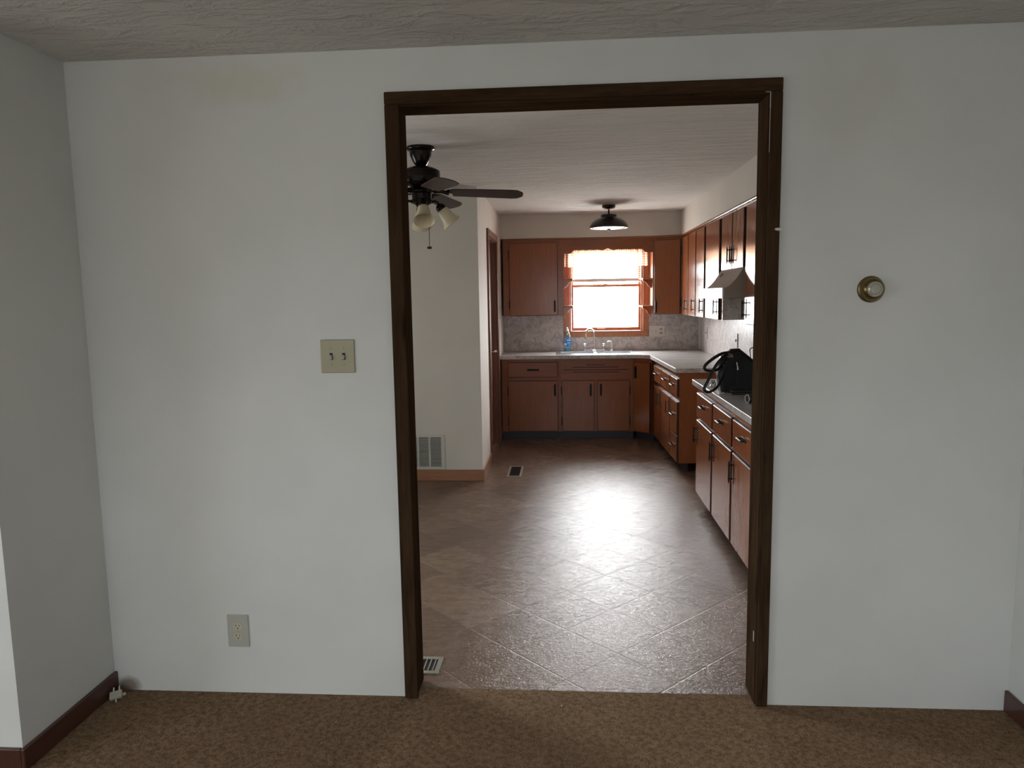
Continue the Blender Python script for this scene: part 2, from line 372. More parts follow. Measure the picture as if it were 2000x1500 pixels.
# kitchen walls
WX0, WX1, WZ0, WZ1 = .045, .880, 1.147, 2.085      # window opening
b = new(); box(b, KL-.7, WX0, KB, KB+.15, 0, HK); box(b, WX1, KR+.2, KB, KB+.15, 0, HK); box(b, WX0, WX1, KB, KB+.15, 0, WZ0); box(b, WX0, WX1, KB, KB+.15, WZ1, HK)
struct('wall_back', b, M_kwall)
b = new(); box(b, KR, KR+.15, T, KB-.0005, 0, HK); struct('wall_kitchen_right', b, M_kwall)
D0, D1, DZ = 4.16, 4.97, 2.13                      # side door opening
b = new(); box(b, KL-T, KL, PY, D0, 0, HK); box(b, KL-T, KL, D1, KB-.0005, 0, HK); box(b, KL-T, KL, D0, D1, DZ, HK); box(b, -3.0, KL-T, PY, PY+T, 0, HK)
struct('wall_kitchen_left', b, M_kwall)
y0, y1, z0, z1 = DIN_FILL_WIN
b = new(); box(b, -3.0, -2.9, T, y0, 0, HK); box(b, -3.0, -2.9, y1, PY-.0005, 0, HK); box(b, -3.0, -2.9, y0, y1, 0, z0); box(b, -3.0, -2.9, y0, y1, z1, HK)
struct('wall_dining', b, M_kwall)
# soffit above the cabinets: along the back and the right wall
SX, SY, SZ = 1.25, 5.545, 2.198
b = new(); box(b, KL+.0005, SX, SY, KB-.0005, SZ, HK-.0005); box(b, SX, KR-.0005, T+.001, KB-.0005, SZ, HK-.0005)
struct('wall_soffit', b, M_kwall)
# baseboards
def baseboard(name, x0, x1, y0, y1, z0, z1, m): return struct(name, box(new(), x0, x1, y0, y1, z0, z1), m, bevel=.004)
baseboard('baseboard_left', XL+.0005, XL+.014, STUB-.014, -.001, .0045, .085, M_base)
baseboard('baseboard_stub', -4.0, XL, STUB-.014, STUB-.0005, .0045, .085, M_base)
baseboard('baseboard_right', XR-.014, XR-.0005, REAR_Y+.05, -.001, .0045, .085, M_base)
baseboard('baseboard_partition', -2.88, KL+.013, PY-.013, PY-.0005, .0005, .097, M_kbase)
baseboard('baseboard_kitchen', KL+.0005, KL+.013, PY, 4.099, .0005, .097, M_kbase)
# doorway casing and jamb
t1 = struct('trim_1', loc=(.05, 0, 0))
obj('casing', box(new(), -.646, -.594, -.018, -.0005, .0045, 2.2449), M_dark, t1, .004)
obj('casing', box(new(), .699, .741, -.018, -.0005, .0045, 2.2449), M_dark, t1, .004)
obj('casing', box(new(), -.646, .741, -.018, -.0005, 2.245, 2.289), M_darkh, t1, .004)
obj('jamb', box(new(), -.6195, -.600, 0, .132, .0045, 2.2399), M_dark, t1, .003)
obj('jamb', box(new(), .695, .7145, 0, .132, .0045, 2.2399), M_dark, t1, .003)
obj('jamb', box(new(), -.6195, .7145, 0, .132, 2.240, 2.2615), M_darkh, t1, .003)
b = new(); box(b, .6965, .6995, -.0186, -.0176, 2.19, 2.243); box(b, .682, .6995, -.0186, -.0176, 2.2405, 2.243); box(b, .6972, .6990, -.0186, -.0176, 2.04, 2.19)
c_ = obj('caulk_line', b, M_caulk, t1); c_['label'] = 'pale caulk line at the inner corner of the casing'
b = new(); tube(b, [(.7415+.004, -.0185, 1.778), (.7415-.014, -.0185, 1.779)], [.0065, .0045], 12); lathe(b, [(0, -.0045), (.0045, -.002), (.0045, .002), (0, .0045)], Matrix.Translation((.7275, -.0185, 1.779)), 12)
c_ = obj('paint_chip', b, M_wall, t1); c_['label'] = 'white paint chip on the edge of the dark casing'
b = new(); box(b, .6945, .6955, .02, .03, .245, .285); c_ = obj('paint_chip', b, M_caulk, t1); c_['label'] = 'small pale scuff low on the jamb'

# kitchen window
w1 = struct('window_1', loc=(.46, KB, 1.6))
F = .0006
obj('casing', box(new(), -.026, WX0, KB-.018, KB-F, 1.155, 2.16), M_win, w1, .003)
obj('casing', box(new(), WX1, .945, KB-.018, KB-F, 1.155, 2.16), M_win, w1, .003)
obj('casing', box(new(), WX0, WX1, KB-.018, KB-F, WZ1, 2.16), M_win, w1, .003)
obj('sill', box(new(), -.030, .950, KB-.032, KB+.09, 1.135, 1.1545), M_win, w1, .004)
obj('apron', box(new(), -.026, .945, KB-.017, KB-F, 1.083, 1.1345), M_win, w1, .003)
b = new(); box(b, WX0, WX0+.018, KB, KB+.14, 1.155, WZ1); box(b, WX1-.018, WX1, KB, KB+.14, 1.155, WZ1); box(b, WX0, WX1, KB, KB+.14, WZ1-.018, WZ1)
obj('jamb', b, M_win, w1)
def sash(name, z0, z1, y, rail_b, rail_t):
    x0, x1 = WX0+.019, WX1-.019; s = .026
    b = new(); box(b, x0, x0+s, y, y+.032, z0, z1); box(b, x1-s, x1, y, y+.032, z0, z1)
    box(b, x0+s, x1-s, y, y+.032, z0, z0+rail_b); box(b, x0+s, x1-s, y, y+.032, z1-rail_t, z1)
    o = obj(name, b, M_win, w1)
    obj('pane', box(new(), x0+s, x1-s, y+.014, y+.018, z0+rail_b, z1-rail_t), M_glass, o); return o
sl = sash('lower_sash', 1.1555, 1.682, KB+.045, .036, .026); su = sash('upper_sash', 1.660, 2.066, KB+.082, .028, .03)
obj('sash_lift', box(new(), .36, .46, KB+.032, KB+.0445, 1.168, 1.182), M_win, sl, .004)
obj('sash_lock', box(new(), .44, .48, KB+.05, KB+.075, 1.6825, 1.694), M_brass, sl, .003)
# other windows (behind the viewer and one added for fill in the dining end): frame and pane
for i, (a, c, z0, z1) in enumerate(REAR_WIN):
    wi = struct('window_%d' % (i+2), loc=((a+c)/2, REAR_Y, (z0+z1)/2)); b = new(); s = .05
    box(b, a, a+s, REAR_Y-.1, REAR_Y-.04, z0, z1); box(b, c-s, c, REAR_Y-.1, REAR_Y-.04, z0, z1); box(b, a+s, c-s, REAR_Y-.1, REAR_Y-.04, z0, z0+s); box(b, a+s, c-s, REAR_Y-.1, REAR_Y-.04, z1-s, z1)
    box(b, (a+c)/2-.02, (a+c)/2+.02, REAR_Y-.1, REAR_Y-.04, z0+s, z1-s)
    obj('sash', b, M_white, wi); obj('pane', box(new(), a+s, c-s, REAR_Y-.072, REAR_Y-.068, z0+s, z1-s), M_glass, wi)
wi = struct('window_5', loc=(-4.26, -2.8, 1.4)); b = new(); s = .05
box(b, -4.30, -4.24, ya, ya+s, za, zb); box(b, -4.30, -4.24, yb-s, yb, za, zb); box(b, -4.30, -4.24, ya+s, yb-s, za, za+s); box(b, -4.30, -4.24, ya+s, yb-s, zb-s, zb)
obj('sash', b, M_white, wi); obj('pane', box(new(), -4.272, -4.268, ya+s, yb-s, za+s, zb-s), M_glass, wi)
y0, y1, z0, z1 = DIN_FILL_WIN; wi = struct('window_4', loc=(-2.95, 1.65, 1.5)); b = new(); s = .05
box(b, -2.98, -2.93, y0, y0+s, z0, z1); box(b, -2.98, -2.93, y1-s, y1, z0, z1); box(b, -2.98, -2.93, y0+s, y1-s, z0, z0+s); box(b, -2.98, -2.93, y0+s, y1-s, z1-s, z1)
obj('sash', b, M_white, wi); obj('pane', box(new(), -2.957, -2.953, y0+s, y1-s, z0+s, z1-s), M_glass, wi)

# side door in the kitchen's left wall
d1 = struct('door_1', loc=(KL, (D0+D1)/2, 0))
obj('casing', box(new(), KL+.0005, KL+.018, D0-.06, D0+.004, .0005, DZ-.0045), M_door, d1, .003)
obj('casing', box(new(), KL+.0005, KL+.018, D1-.004, D1+.06, .0005, DZ-.0045), M_door, d1, .003)
obj('casing', box(new(), KL+.0005, KL+.018, D0-.06, D1+.06, DZ-.004, DZ+.06), M_door, d1, .003)
b = new(); box(b, KL-T, KL, D0, D0+.018, 0, DZ); box(b, KL-T, KL, D1-.018, D1, 0, DZ); box(b, KL-T, KL, D0+.018, D1-.018, DZ-.018, DZ)
obj('jamb', b, M_door, d1)
lf = obj('leaf', box(new(), KL-.085, KL-.05, D0+.02, D1-.02, .008, DZ-.02), M_door, d1, .002)
kz = Matrix.Translation((KL-.05, 4.885, .995)) @ Matrix.Rotation(PI/2, 4, 'Y')
obj('knob', lathe(new(), [(0, .058), (.016, .056), (.024, .045), (.024, .036), (.011, .026), (.010, .006), (.026, .004), (.026, 0), (0, 0)], kz, 20), M_chrome, lf)

# ------------------------------------------------------------------ kitchen cabinets
def pull(parent, M, u, wz, vert=True, L=.125, m=None):
    """pointed bar pull on two posts over a slim backplate"""
    b = new(); A = M @ Matrix.Translation((u, 0, wz))
    if not vert: A = A @ Matrix.Rotation(PI/2, 4, 'Y')
    P = lambda x, y, z: A @ Vector((x, y, z))
    h = L/2
    prism(b, [(-.010, -h*.92), (0, -h*1.12), (.010, -h*.92), (.010, h*.92), (0, h*1.12), (-.010, h*.92)], A, .0202, .0228)
    for s in (-1, 1): cyl(b, P(0, .0225, s*h*.66), P(0, .047, s*h*.66), .0045, None, 8)
    tube(b, [P(0, .047, -h*1.05), P(0, .047, -h*.9), P(0, .047, -h*.7), P(0, .047, 0), P(0, .047, h*.7), P(0, .047, h*.9), P(0, .047, h*1.05)], [.0012, .0045, .0058, .0048, .0058, .0045, .0012], 8)
    o = obj('handle', b, m or M_black, parent); return o
def hinge(parent, M, u, wz, side):
    b = new(); A = M @ Matrix.Translation((u+side*.007, 0, wz))
    tube(b, [A @ Vector((0, .012, -.05)), A @ Vector((0, .012, -.036)), A @ Vector((0, .012, .036)), A @ Vector((0, .012, .05))], [.002, .0058, .0058, .002], 8)
    return obj('hinge', b, M_black, parent)
def door(t, M, u0, u1, w0, w1, pu=None, pw=None, hs=0, name='door', lbl=None, pullmat=None):
    b = box(new(), u0, u1, .0166, .0198, w0, w1, M); e = .0042
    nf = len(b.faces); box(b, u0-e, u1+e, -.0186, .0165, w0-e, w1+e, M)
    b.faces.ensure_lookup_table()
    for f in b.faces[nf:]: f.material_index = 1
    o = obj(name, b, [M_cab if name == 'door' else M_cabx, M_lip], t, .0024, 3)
    if pu is not None: pull(o, M, pu, pw, name == 'door', m=pullmat)
    if hs:
        u = u0 if hs < 0 else u1; d = min(.12, (w1-w0)*.2)
        hinge(o, M, u, w1-d, hs); hinge(o, M, u, w0+d, hs)
    return o
def carcass(t, M, u0, u1, depth, z0, z1, opens, back=None):
    """body box behind a face frame with door and drawer openings"""
    obj('body', box(new(), u0, u1, -depth, -.0190, z0, z1, M), M_cab, t)
    us = sorted({u0, u1} | {q for o in opens for q in (o[0]-.0035, o[1]+.0035)}); ws = sorted({z0, z1} | {q for o in opens for q in (o[2]-.0035, o[3]+.0035)})
    b = new()
    for i in range(len(us)-1):
        for j in range(len(ws)-1):
            cu, cw = (us[i]+us[i+1])/2, (ws[j]+ws[j+1])/2
            if any(o[0]-.0035 < cu < o[1]+.0035 and o[2]-.0035 < cw < o[3]+.0035 for o in opens): continue
            box(b, us[i], us[i+1], -.0185, 0, ws[j], ws[j+1], M)
    bmesh.ops.remove_doubles(b, verts=b.verts[:], dist=1e-5)
    obj('face_frame', b, M_cabx, t)
CT, CU = .925, .887                   # counter top and underside
TK = .085
GB = 'base cabinets along the kitchen walls'; GU = 'wall cabinets along the kitchen walls'
YF = 5.252                            # face of the back base cabinets
MB = frame((0, YF), (1, YF), 0, (0, -1, 0))
def toe(t, M, u0, u1, rec=.07, d=.012): obj('toe_kick', box(new(), u0, u1, -rec-d, -rec, .0005, TK+.002, M), M_toe, t)
# back run, drawer over door
t = thing('base_cabinet', 'base cabinet with one wide drawer over one door, between side door and sink', 'cabinet', (-.38, 5.55, 0), GB)
o2 = [(-.631, -.096, .690, .846), (-.631, -.096, .095, .644)]
carcass(t, MB, -.705, -.0705, .59, TK, CU-.001, o2)
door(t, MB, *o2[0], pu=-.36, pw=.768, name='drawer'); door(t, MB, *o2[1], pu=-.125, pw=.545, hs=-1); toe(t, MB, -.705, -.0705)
# sink base
t = thing('base_cabinet', 'sink base cabinet with two doors under a grooved false front', 'cabinet', (.33, 5.55, 0), GB)
o2 = [(-.046, .297, .095, .644), (.337, .678, .095, .644)]
carcass(t, MB, -.0695, .7265, .59, TK, .72, o2)
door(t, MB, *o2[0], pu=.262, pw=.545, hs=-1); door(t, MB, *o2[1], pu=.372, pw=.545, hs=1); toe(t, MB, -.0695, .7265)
gro = [(.762, -.035, .670), (.790, .071, .566), (.815, .215, .418), (.737, .071, .566), (.709, .215, .418)]
us = sorted({-.0695, .7265} | {q for g_ in gro for q in g_[1:]}); ws = sorted({.66, CU-.001} | {g_[0]-.004 for g_ in gro} | {g_[0]+.004 for g_ in gro})
b = new()
for i in range(len(us)-1):
    for j in range(len(ws)-1):
        cu, cw = (us[i]+us[i+1])/2, (ws[j]+ws[j+1])/2
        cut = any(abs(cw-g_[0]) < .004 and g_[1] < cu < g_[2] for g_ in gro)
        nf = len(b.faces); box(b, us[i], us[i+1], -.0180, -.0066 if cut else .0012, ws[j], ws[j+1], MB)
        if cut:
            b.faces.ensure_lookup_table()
            for f in b.faces[nf:]: f.material_index = 1  # grooves carry the same painted shade as the door lips
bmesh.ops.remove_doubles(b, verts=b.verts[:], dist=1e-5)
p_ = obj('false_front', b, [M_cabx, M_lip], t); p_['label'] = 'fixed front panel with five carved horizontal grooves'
# corner diagonal
R0, R1 = (.974, 3.702), (.924, 5.102)          # face line of the run along the right wall
Md = frame((.729, YF-.002), (.898, 5.092), 0, (-1, -1, 0)); Ld = (Vector((.898, 5.092))-Vector((.729, YF-.002))).length
t = thing('base_cabinet', 'narrow diagonal corner base cabinet beside sink base', 'cabinet', (.95, 5.45, 0), GB)
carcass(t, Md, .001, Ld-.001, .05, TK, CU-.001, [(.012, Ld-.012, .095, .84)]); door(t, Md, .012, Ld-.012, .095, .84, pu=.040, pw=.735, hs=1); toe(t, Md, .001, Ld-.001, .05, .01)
# far right run
MR = frame(R0, R1, 0, (-1, -.03, 0)); Lr = 1.372
t = thing('base_cabinet', 'base cabinet with five drawers and two doors, between corner and stove gap', 'cabinet', (1.25, 4.4, 0), GB)
cols = [(.012, .335), (.375, .83), (.875, 1.315)]
o2 = [(c[0], c[1], .676, .826) for c in cols] + [(cols[0][0], cols[0][1], .335, .622), (cols[0][0], cols[0][1], .095, .322), (cols[1][0], cols[1][1], .095, .622), (cols[2][0], cols[2][1], .095, .622)]
carcass(t, MR, 0, Lr, .53, TK, CU-.001, o2)
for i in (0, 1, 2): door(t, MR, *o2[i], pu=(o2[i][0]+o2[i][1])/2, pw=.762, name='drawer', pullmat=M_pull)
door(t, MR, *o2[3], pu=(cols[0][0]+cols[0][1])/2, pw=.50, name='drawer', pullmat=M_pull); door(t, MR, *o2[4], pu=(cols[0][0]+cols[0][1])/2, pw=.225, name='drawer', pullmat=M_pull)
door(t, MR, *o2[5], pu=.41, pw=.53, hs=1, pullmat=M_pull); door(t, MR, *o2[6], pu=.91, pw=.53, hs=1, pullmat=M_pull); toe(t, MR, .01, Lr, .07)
# near right run
MN = frame((.974, 1.0), (.974, 3.0), 0, (-1, 0, 0))
t = thing('base_cabinet', 'base cabinet under black handbag with three drawers over three doors', 'cabinet', (1.25, 1.9, 0), GB)
cols = [(1.205, 1.748), (.632, 1.152), (.06, .582)]
o2 = [(c[0], c[1], .664, .834) for c in cols] + [(c[0], c[1], .095, .636) for c in cols]
carcass(t, MN, .02, 1.82, .555, TK, CU-.001, o2)
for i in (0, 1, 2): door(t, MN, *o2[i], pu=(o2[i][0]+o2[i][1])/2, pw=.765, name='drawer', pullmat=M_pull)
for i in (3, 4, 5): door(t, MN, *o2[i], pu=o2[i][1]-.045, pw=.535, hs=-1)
toe(t, MN, .02, 1.82)
# countertops
def edge_strip(parent, pts, z0, z1, m):
    b = new(); ribbon(b, [(x, y, (z0+z1)/2) for x, y in pts], z1-z0, .008, (0, 0, 1)); return obj('front_edge', b, m, parent, .0032, 3)
t = thing('countertop', 'L-shaped grey laminate countertop holding the sink', 'countertop', (.4, 5.5, CT))
SKX0, SKX1, SKY0, SKY1 = -.085, .735, 5.325, 5.725
b = new(); CF = 5.214
box(b, KL+.001, SKX0, CF, KB-.001, CU, CT); box(b, SKX0, SKX1, CF, SKY0, CU, CT); box(b, SKX0, SKX1, SKY1, KB-.001, CU, CT)
def slab(b, poly):
    A = [b.verts.new((x, y, CT)) for x, y in poly]; B = [b.verts.new((x, y, CU)) for x, y in poly]; n = len(poly)
    b.faces.new(A); b.faces.new(B[::-1])
    for i in range(n): b.faces.new((A[i], B[i], B[(i+1) % n], A[(i+1) % n]))
slab(b, [(SKX1, CF), (.735, CF), (.888, 5.125), (.940, 3.68), (KR-.001, 3.68), (KR-.001, KB-.001), (SKX1, KB-.001)])
obj('slab', b, M_ctop, t)
edge_strip(t, [(KL+.001, CF-.002), (.734, CF-.002), (.8865, 5.1237), (.938, 3.679)], CU-.001, CT+.0003, M_lam)
edge_strip(t, [(.940, 3.678), (KR-.001, 3.678)], CU-.001, CT+.0003, M_lam)
t = thing('countertop', 'short grey laminate countertop under the black handbag', 'countertop', (1.24, 1.9, CT))
obj('slab', box(new(), .942, KR-.001, 1.0, 2.85, CU, CT), M_ctop, t)
edge_strip(t, [(.940, 1.0), (.940, 2.852), ], CU-.001, CT+.0003, M_lam); edge_strip(t, [(.944, 2.852), (KR-.001, 2.852)], CU-.001, CT+.0003, M_lam)
# wall cabinets
UB, UT = 1.345, 2.196
YU = 5.545
MU = frame((0, YU), (1, YU), 0, (0, -1, 0))
t = thing('wall_cabinet', 'wall cabinet with one wide door beside the side door', 'cabinet', (-.36, 5.7, UB), GU)
o2 = [(-.622, -.092, UB+.008, 2.146)]
carcass(t, MU, -.695, -.026, .30, UB, UT, o2); door(t, MU, *o2[0], pu=-.122, pw=1.45, hs=-1)
Mg = frame((.957, YU), (1.262, 5.412), 0, (-.5, -1, 0)); Lg = (Vector((1.262, 5.412))-Vector((.957, YU))).length
t = thing('wall_cabinet', 'corner wall cabinet with one angled door beside kitchen window', 'cabinet', (1.1, 5.6, UB), GU)
o2 = [(.022, Lg-.028, UB+.004, 2.145)]
carcass(t, Mg, .0, Lg-.001, .19, UB, UT, o2); door(t, Mg, *o2[0], pu=.045, pw=1.43, hs=1)
b = new(); box(b, .957, .972, YU+.02, KB-.001, UB, UT); s_ = obj('side_panel', b, M_win, t); s_['label'] = 'side facing the window, its lit look painted as orange wood'  # lighter wood stands in for window light on the cabinet side
MV = frame((1.265, 0), (1.265, 1), 0, (-1, 0, 0))
t = thing('wall_cabinet', 'wall cabinet with three narrow doors next to the corner cabinet', 'cabinet', (1.4, 4.7, UB), GU)
o2 = [(5.012, 5.34, UB+.003, 2.155), (4.568, 4.962, UB+.003, 2.155), (4.125, 4.518, UB+.003, 2.155)]
carcass(t, MV, 4.075, 5.40, .265, UB, UT, o2)
for q in o2: door(t, MV, *q, pu=q[0]+.05, pw=1.45, hs=1)
t = thing('wall_cabinet', 'wall cabinet with one wide door just beyond the range hood', 'cabinet', (1.4, 3.75, UB), GU)
o2 = [(3.475, 4.035, UB+.003, 2.155)]
s_ = obj('side_panel', box(new(), 1.266, 1.528, 3.3915, 3.3992, UB, 1.5235), M_lam, t); s_['label'] = 'grey marbled laminate on the side under the hood'
carcass(t, MV, 3.40, 4.074, .265, UB, UT, o2); door(t, MV, *o2[0], pu=3.535, pw=1.45, hs=1)
t = thing('wall_cabinet', 'short wall cabinet with two small doors above the range hood', 'cabinet', (1.4, 3.0, 1.74), GU)
o2 = [(3.02, 3.375, 1.745, 2.155), (2.66, 2.988, 1.745, 2.155)]
carcass(t, MV, 2.60, 3.399, .265, 1.74, UT, o2); door(t, MV, *o2[0], pu=3.045, pw=1.845, hs=1); door(t, MV, *o2[1], pu=2.962, pw=1.845, hs=-1)
t = thing('wall_cabinet', 'wall cabinet nearer than the range hood, partly behind the doorway trim', 'cabinet', (1.4, 2.2, UB), GU)
o2 = [(2.05, 2.575, UB+.003, 2.155)]
carcass(t, MV, 2.0, 2.599, .265, UB, UT, o2); door(t, MV, *o2[0], pu=2.535, pw=1.45, hs=-1)
# moulding strip between cabinets and soffit
b = new(); tube(b, [(KL+.03, YU-.010, 2.187), (.955, YU-.010, 2.187)], .009, 8); tube(b, [(.957, YU-.010, 2.187), (1.250, 5.405, 2.187), (1.2535, 5.30, 2.187), (1.2535, 2.0, 2.187)], .010, 8)
struct('trim_2', b, M_cab)
# scalloped board over the window
t = thing('window_valance_board', 'scalloped wooden board bridging cabinets over the kitchen window', 'valance board', (.46, 5.55, 2.1))
def scallop():
    pts = []; x0, x1 = -.0255, .9565
    top = [(x1, 2.194), (x0, 2.194)]
    low = [(x0, 2.022), (.035, 2.022)]
    for k in range(7): a = PI/2*k/6; low.append((.035+.045*math.sin(a), 2.022+.032*(1-math.cos(a))))
    n = 28
    for k in range(1, n):
        x = .08+(.385-.08)*k/n; low.append((x, 2.056+.004*abs(math.sin(k*PI/7))))
    low += [(.40, 2.052), (.42, 2.056), (.445, 2.066), (.4655, 2.078), (.486, 2.066), (.511, 2.056), (.531, 2.052)]
    for k in range(1, n):
        x = .546+(.851-.546)*k/n; low.append((x, 2.056+.004*abs(math.sin(k*PI/7))))
    for k in range(7): a = PI/2*(1-k/6); low.append((.896-.045*math.sin(a), 2.022+.032*(1-math.cos(a))))
    low += [(x1, 2.022)]
    return low + top
obj('board', prism(new(), scallop(), Matrix(), 5.546, 5.564), M_cabx, t)
# corner shelves
GS = 'little bracket shelves beside the kitchen window'
def shelf(xw, s, z, label):
    t = thing('bracket_shelf', label, 'shelf', (xw, 5.70, z), GS)
    pl = [(xw, 5.59), (xw+s*.05, 5.585), (xw+s*.10, 5.61), (xw+s*.125, 5.66), (xw+s*.125, 5.829), (xw, 5.829)]
    b = new(); A = [b.verts.new((x, y, z)) for x, y in pl]; B = [b.verts.new((x, y, z+.014)) for x, y in pl]
    b.faces.new(A); b.faces.new(B[::-1])
    for i in range(len(pl)): b.faces.new((A[i], A[(i+1) % 6], B[(i+1) % 6], B[i]))
    obj('board', b, M_win, t, .002)
    br = [(xw, z-.0005), (xw+s*.105, z-.0005), (xw+s*.098, z-.018), (xw+s*.075, z-.026), (xw+s*.055, z-.045), (xw+s*.046, z-.070), (xw+s*.024, z-.085), (xw, z-.10)]
    obj('bracket', prism(new(), br, Matrix(), 5.62, 5.637), M_cab, t, .002); return t
shelf(-.0245, 1, 1.742, 'upper small wooden bracket shelf by the wide wall cabinet beside window')
shelf(-.0245, 1, 1.440, 'lower small wooden bracket shelf by the wide wall cabinet beside window')
shelf(.9555, -1, 1.730, 'upper small wooden bracket shelf by the corner wall cabinet beside window')
shelf(.9555, -1, 1.427, 'lower small wooden bracket shelf by the corner wall cabinet beside window')
# gingham valance and blind
t = thing('curtain_valance', 'short orange gingham curtain valance across the top of kitchen window', 'curtain', (.46, 5.8, 2.1))
b = new(); nx, nz = 150, 10; grid = []
for i in range(nx+1):
    x = -.012+.945*i/nx; col = []
    for j in range(nz+1):
        f = j/nz; z = 2.11-f*(2.11-1.888) + .004*math.sin(i*.55)*f
        y = 5.800-.014*math.sin(i*.62+.4*math.sin(i*.11))*(.5+.5*f)
        col.append(b.verts.new((x, y, z)))
    grid.append(col)
for i in range(nx):
    for j in range(nz):
        f = b.faces.new((grid[i][j], grid[i+1][j], grid[i+1][j+1], grid[i][j+1])); f.smooth = True
obj('cloth', b, M_ging, t)
obj('rod', cyl(new(), (-.02, 5.805, 2.115), (.94, 5.805, 2.115), .006), M_white, t)
t = thing('venetian_blind', 'white slatted blind raised over the upper half of kitchen window', 'blind', (.46, 5.85, 2.0))
obj('headrail', box(new(), WX0+.022, WX1-.022, KB+.002, KB+.03, 2.035, 2.064), M_blind, t)
b = new()
for k in range(11):
    z = 1.765+k*.0245; A = Matrix.Translation((0, KB+.016, z)) @ Matrix.Rotation(.12, 4, 'X'); box(b, WX0+.024, WX1-.024, -.012, .012, -.0006, .0006, A)
obj('slats', b, M_blind, t)
obj('bottom_rail', box(new(), WX0+.024, WX1-.024, KB+.004, KB+.028, 1.716, 1.752), M_blind, t, .003)
for x in (.16, .76): obj('cord', cyl(new(), (x, KB+.016, 1.752), (x, KB+.016, 2.035), .0012, None, 6), M_blind, t)

# backsplash panels
GP = 'marbled backsplash panels'
def panel(bm, label): return tag(obj('backsplash_panel', bm, M_lam), label, 'backsplash', GP)
Z0 = CT+.001
panel(box(new(), KL+.006, -.028, KB-.005, KB-.0006, Z0, UB-.001), 'marbled grey backsplash panel behind the dish soap, below wide wall cabinet')
panel(box(new(), -.026, .9435, KB-.005, KB-.0006, Z0, 1.082), 'low marbled grey backsplash strip below the kitchen window')
panel(box(new(), .9465, KR-.006, KB-.005, KB-.0006, Z0, UB-.001), 'marbled grey backsplash panel with outlet plate below corner wall cabinet')
panel(box(new(), KL+.0006, KL+.005, 5.235, KB-.006, Z0, UB-.001), 'narrow marbled backsplash return beside the side door')
panel(box(new(), KR-.005, KR-.0006, 4.752, KB-.006, Z0, UB-.001), 'side wall backsplash panel nearest the kitchen corner')
panel(box(new(), KR-.005, KR-.0006, 1.0, 4.748, Z0, UB-.001), 'long side wall backsplash panel behind the black handbag')
tag(obj('edge_strip', box(new(), KL+.0006, KL+.016, 5.222, 5.234, CT+.001, UB-.02), M_alu), 'bright metal edge strip on backsplash return beside the side door', 'trim strip')
b = new(); box(b, KR-.020, KR-.0055, KB-.020, KB-.0055, Z0, UB-.001); tag(obj('edge_strip', b, M_alu), 'vertical corner strip where the two marbled backsplashes meet', 'trim strip')
# plates on the backsplash
t = thing('outlet_plate', 'marbled triple plate with two switches and an outlet beside kitchen window', 'outlet plate', (1.04, 5.84, 1.143))
Y = KB-.0056
obj('plate', box(new(), .952, 1.130, Y-.006, Y, 1.080, 1.206), mat('pale_stone_plate', (.60, .56, .50), .4), t, .002)
for x in (.985, 1.03):
    obj('toggle', box(new(), x-.005, x+.005, Y-.017, Y-.0062, 1.128, 1.150), M_recept, t, .002)
for z in (1.165, 1.12):
    b = new(); box(b, 1.078, 1.083, Y-.0085, Y-.0065, z-.006, z+.010); box(b, 1.093, 1.098, Y-.0085, Y-.0065, z-.006, z+.010)
    obj('socket', lathe(new(), [(0, .0022), (.015, .002), (.016, 0)], Matrix.Translation((1.088, Y-.0061, z)) @ Matrix.Rotation(PI/2, 4, 'X'), 20), M_recept, t); obj('slot', b, M_void, t)
for y, lab in ((5.43, 'marbled wall plate on side backsplash nearest the corner'), (4.02, 'marbled wall plate on side backsplash above the handbag')):
    t = thing('wall_plate', lab, 'wall plate', (KR-.005, y, 1.14), 'marbled wall plates on the side backsplash')
    obj('plate', box(new(), KR-.0135, KR-.0056, y-.038, y+.038, 1.075, 1.20), M_lam, t, .002)
    obj('toggle', box(new(), KR-.024, KR-.0137, y-.005, y+.005, 1.125, 1.148), M_recept, t, .001)

# sink, faucet, sprayer, soap
t = thing('kitchen_sink', 'double bowl stainless steel sink set in the countertop', 'sink', (.325, 5.525, CT))
b = new(); rx0, rx1, ry0, ry1 = -.108, .756, 5.300, 5.752; zt = CT+.007
box(b, rx0, rx1, ry0, 5.345, CT+.0006, zt); box(b, rx0, rx1, 5.645, ry1, CT+.0006, zt); box(b, rx0, -.06, 5.345, 5.645, CT+.0006, zt); box(b, .708, rx1, 5.345, 5.645, CT+.0006, zt); box(b, .305, .343, 5.345, 5.645, CT+.0006, zt)
bmesh.ops.remove_doubles(b, verts=b.verts[:], dist=1e-5); obj('rim', b, M_steel, t, .003)
for x0, x1 in ((-.06, .305), (.343, .708)):
    b = new(); s = .002
    box(b, x0-s, x0, 5.345, 5.645, .76, CT); box(b, x1, x1+s, 5.345, 5.645, .76, CT); box(b, x0-s, x1+s, 5.343, 5.345, .76, CT); box(b, x0-s, x1+s, 5.645, 5.647, .76, CT); box(b, x0-s, x1+s, 5.343, 5.647, .757, .76)
    obj('bowl', b, M_steel, t)
t = thing('faucet', 'chrome gooseneck faucet with two knob handles behind the sink', 'faucet', (.317, 5.695, zt))
b = new(); prism(b, [(.195, .932+.0006), (.44, .932+.0006), (.44, .944), (.42, .952), (.215, .952), (.195, .944)], Matrix(), 5.672, 5.722); obj('base_plate', b, M_chrome, t, .004)
sp = [(.318, 5.697, .953), (.318, 5.697, 1.0), (.318, 5.697, 1.08), (.316, 5.694, 1.13)]
for k in range(1, 13):
    a = PI*k/12; q = .0525*(1-math.cos(a)); sp.append((.316-q*.9, 5.694-q*.9, 1.13+.055*math.sin(a)))
sp.append((sp[-1][0], sp[-1][1], 1.095))
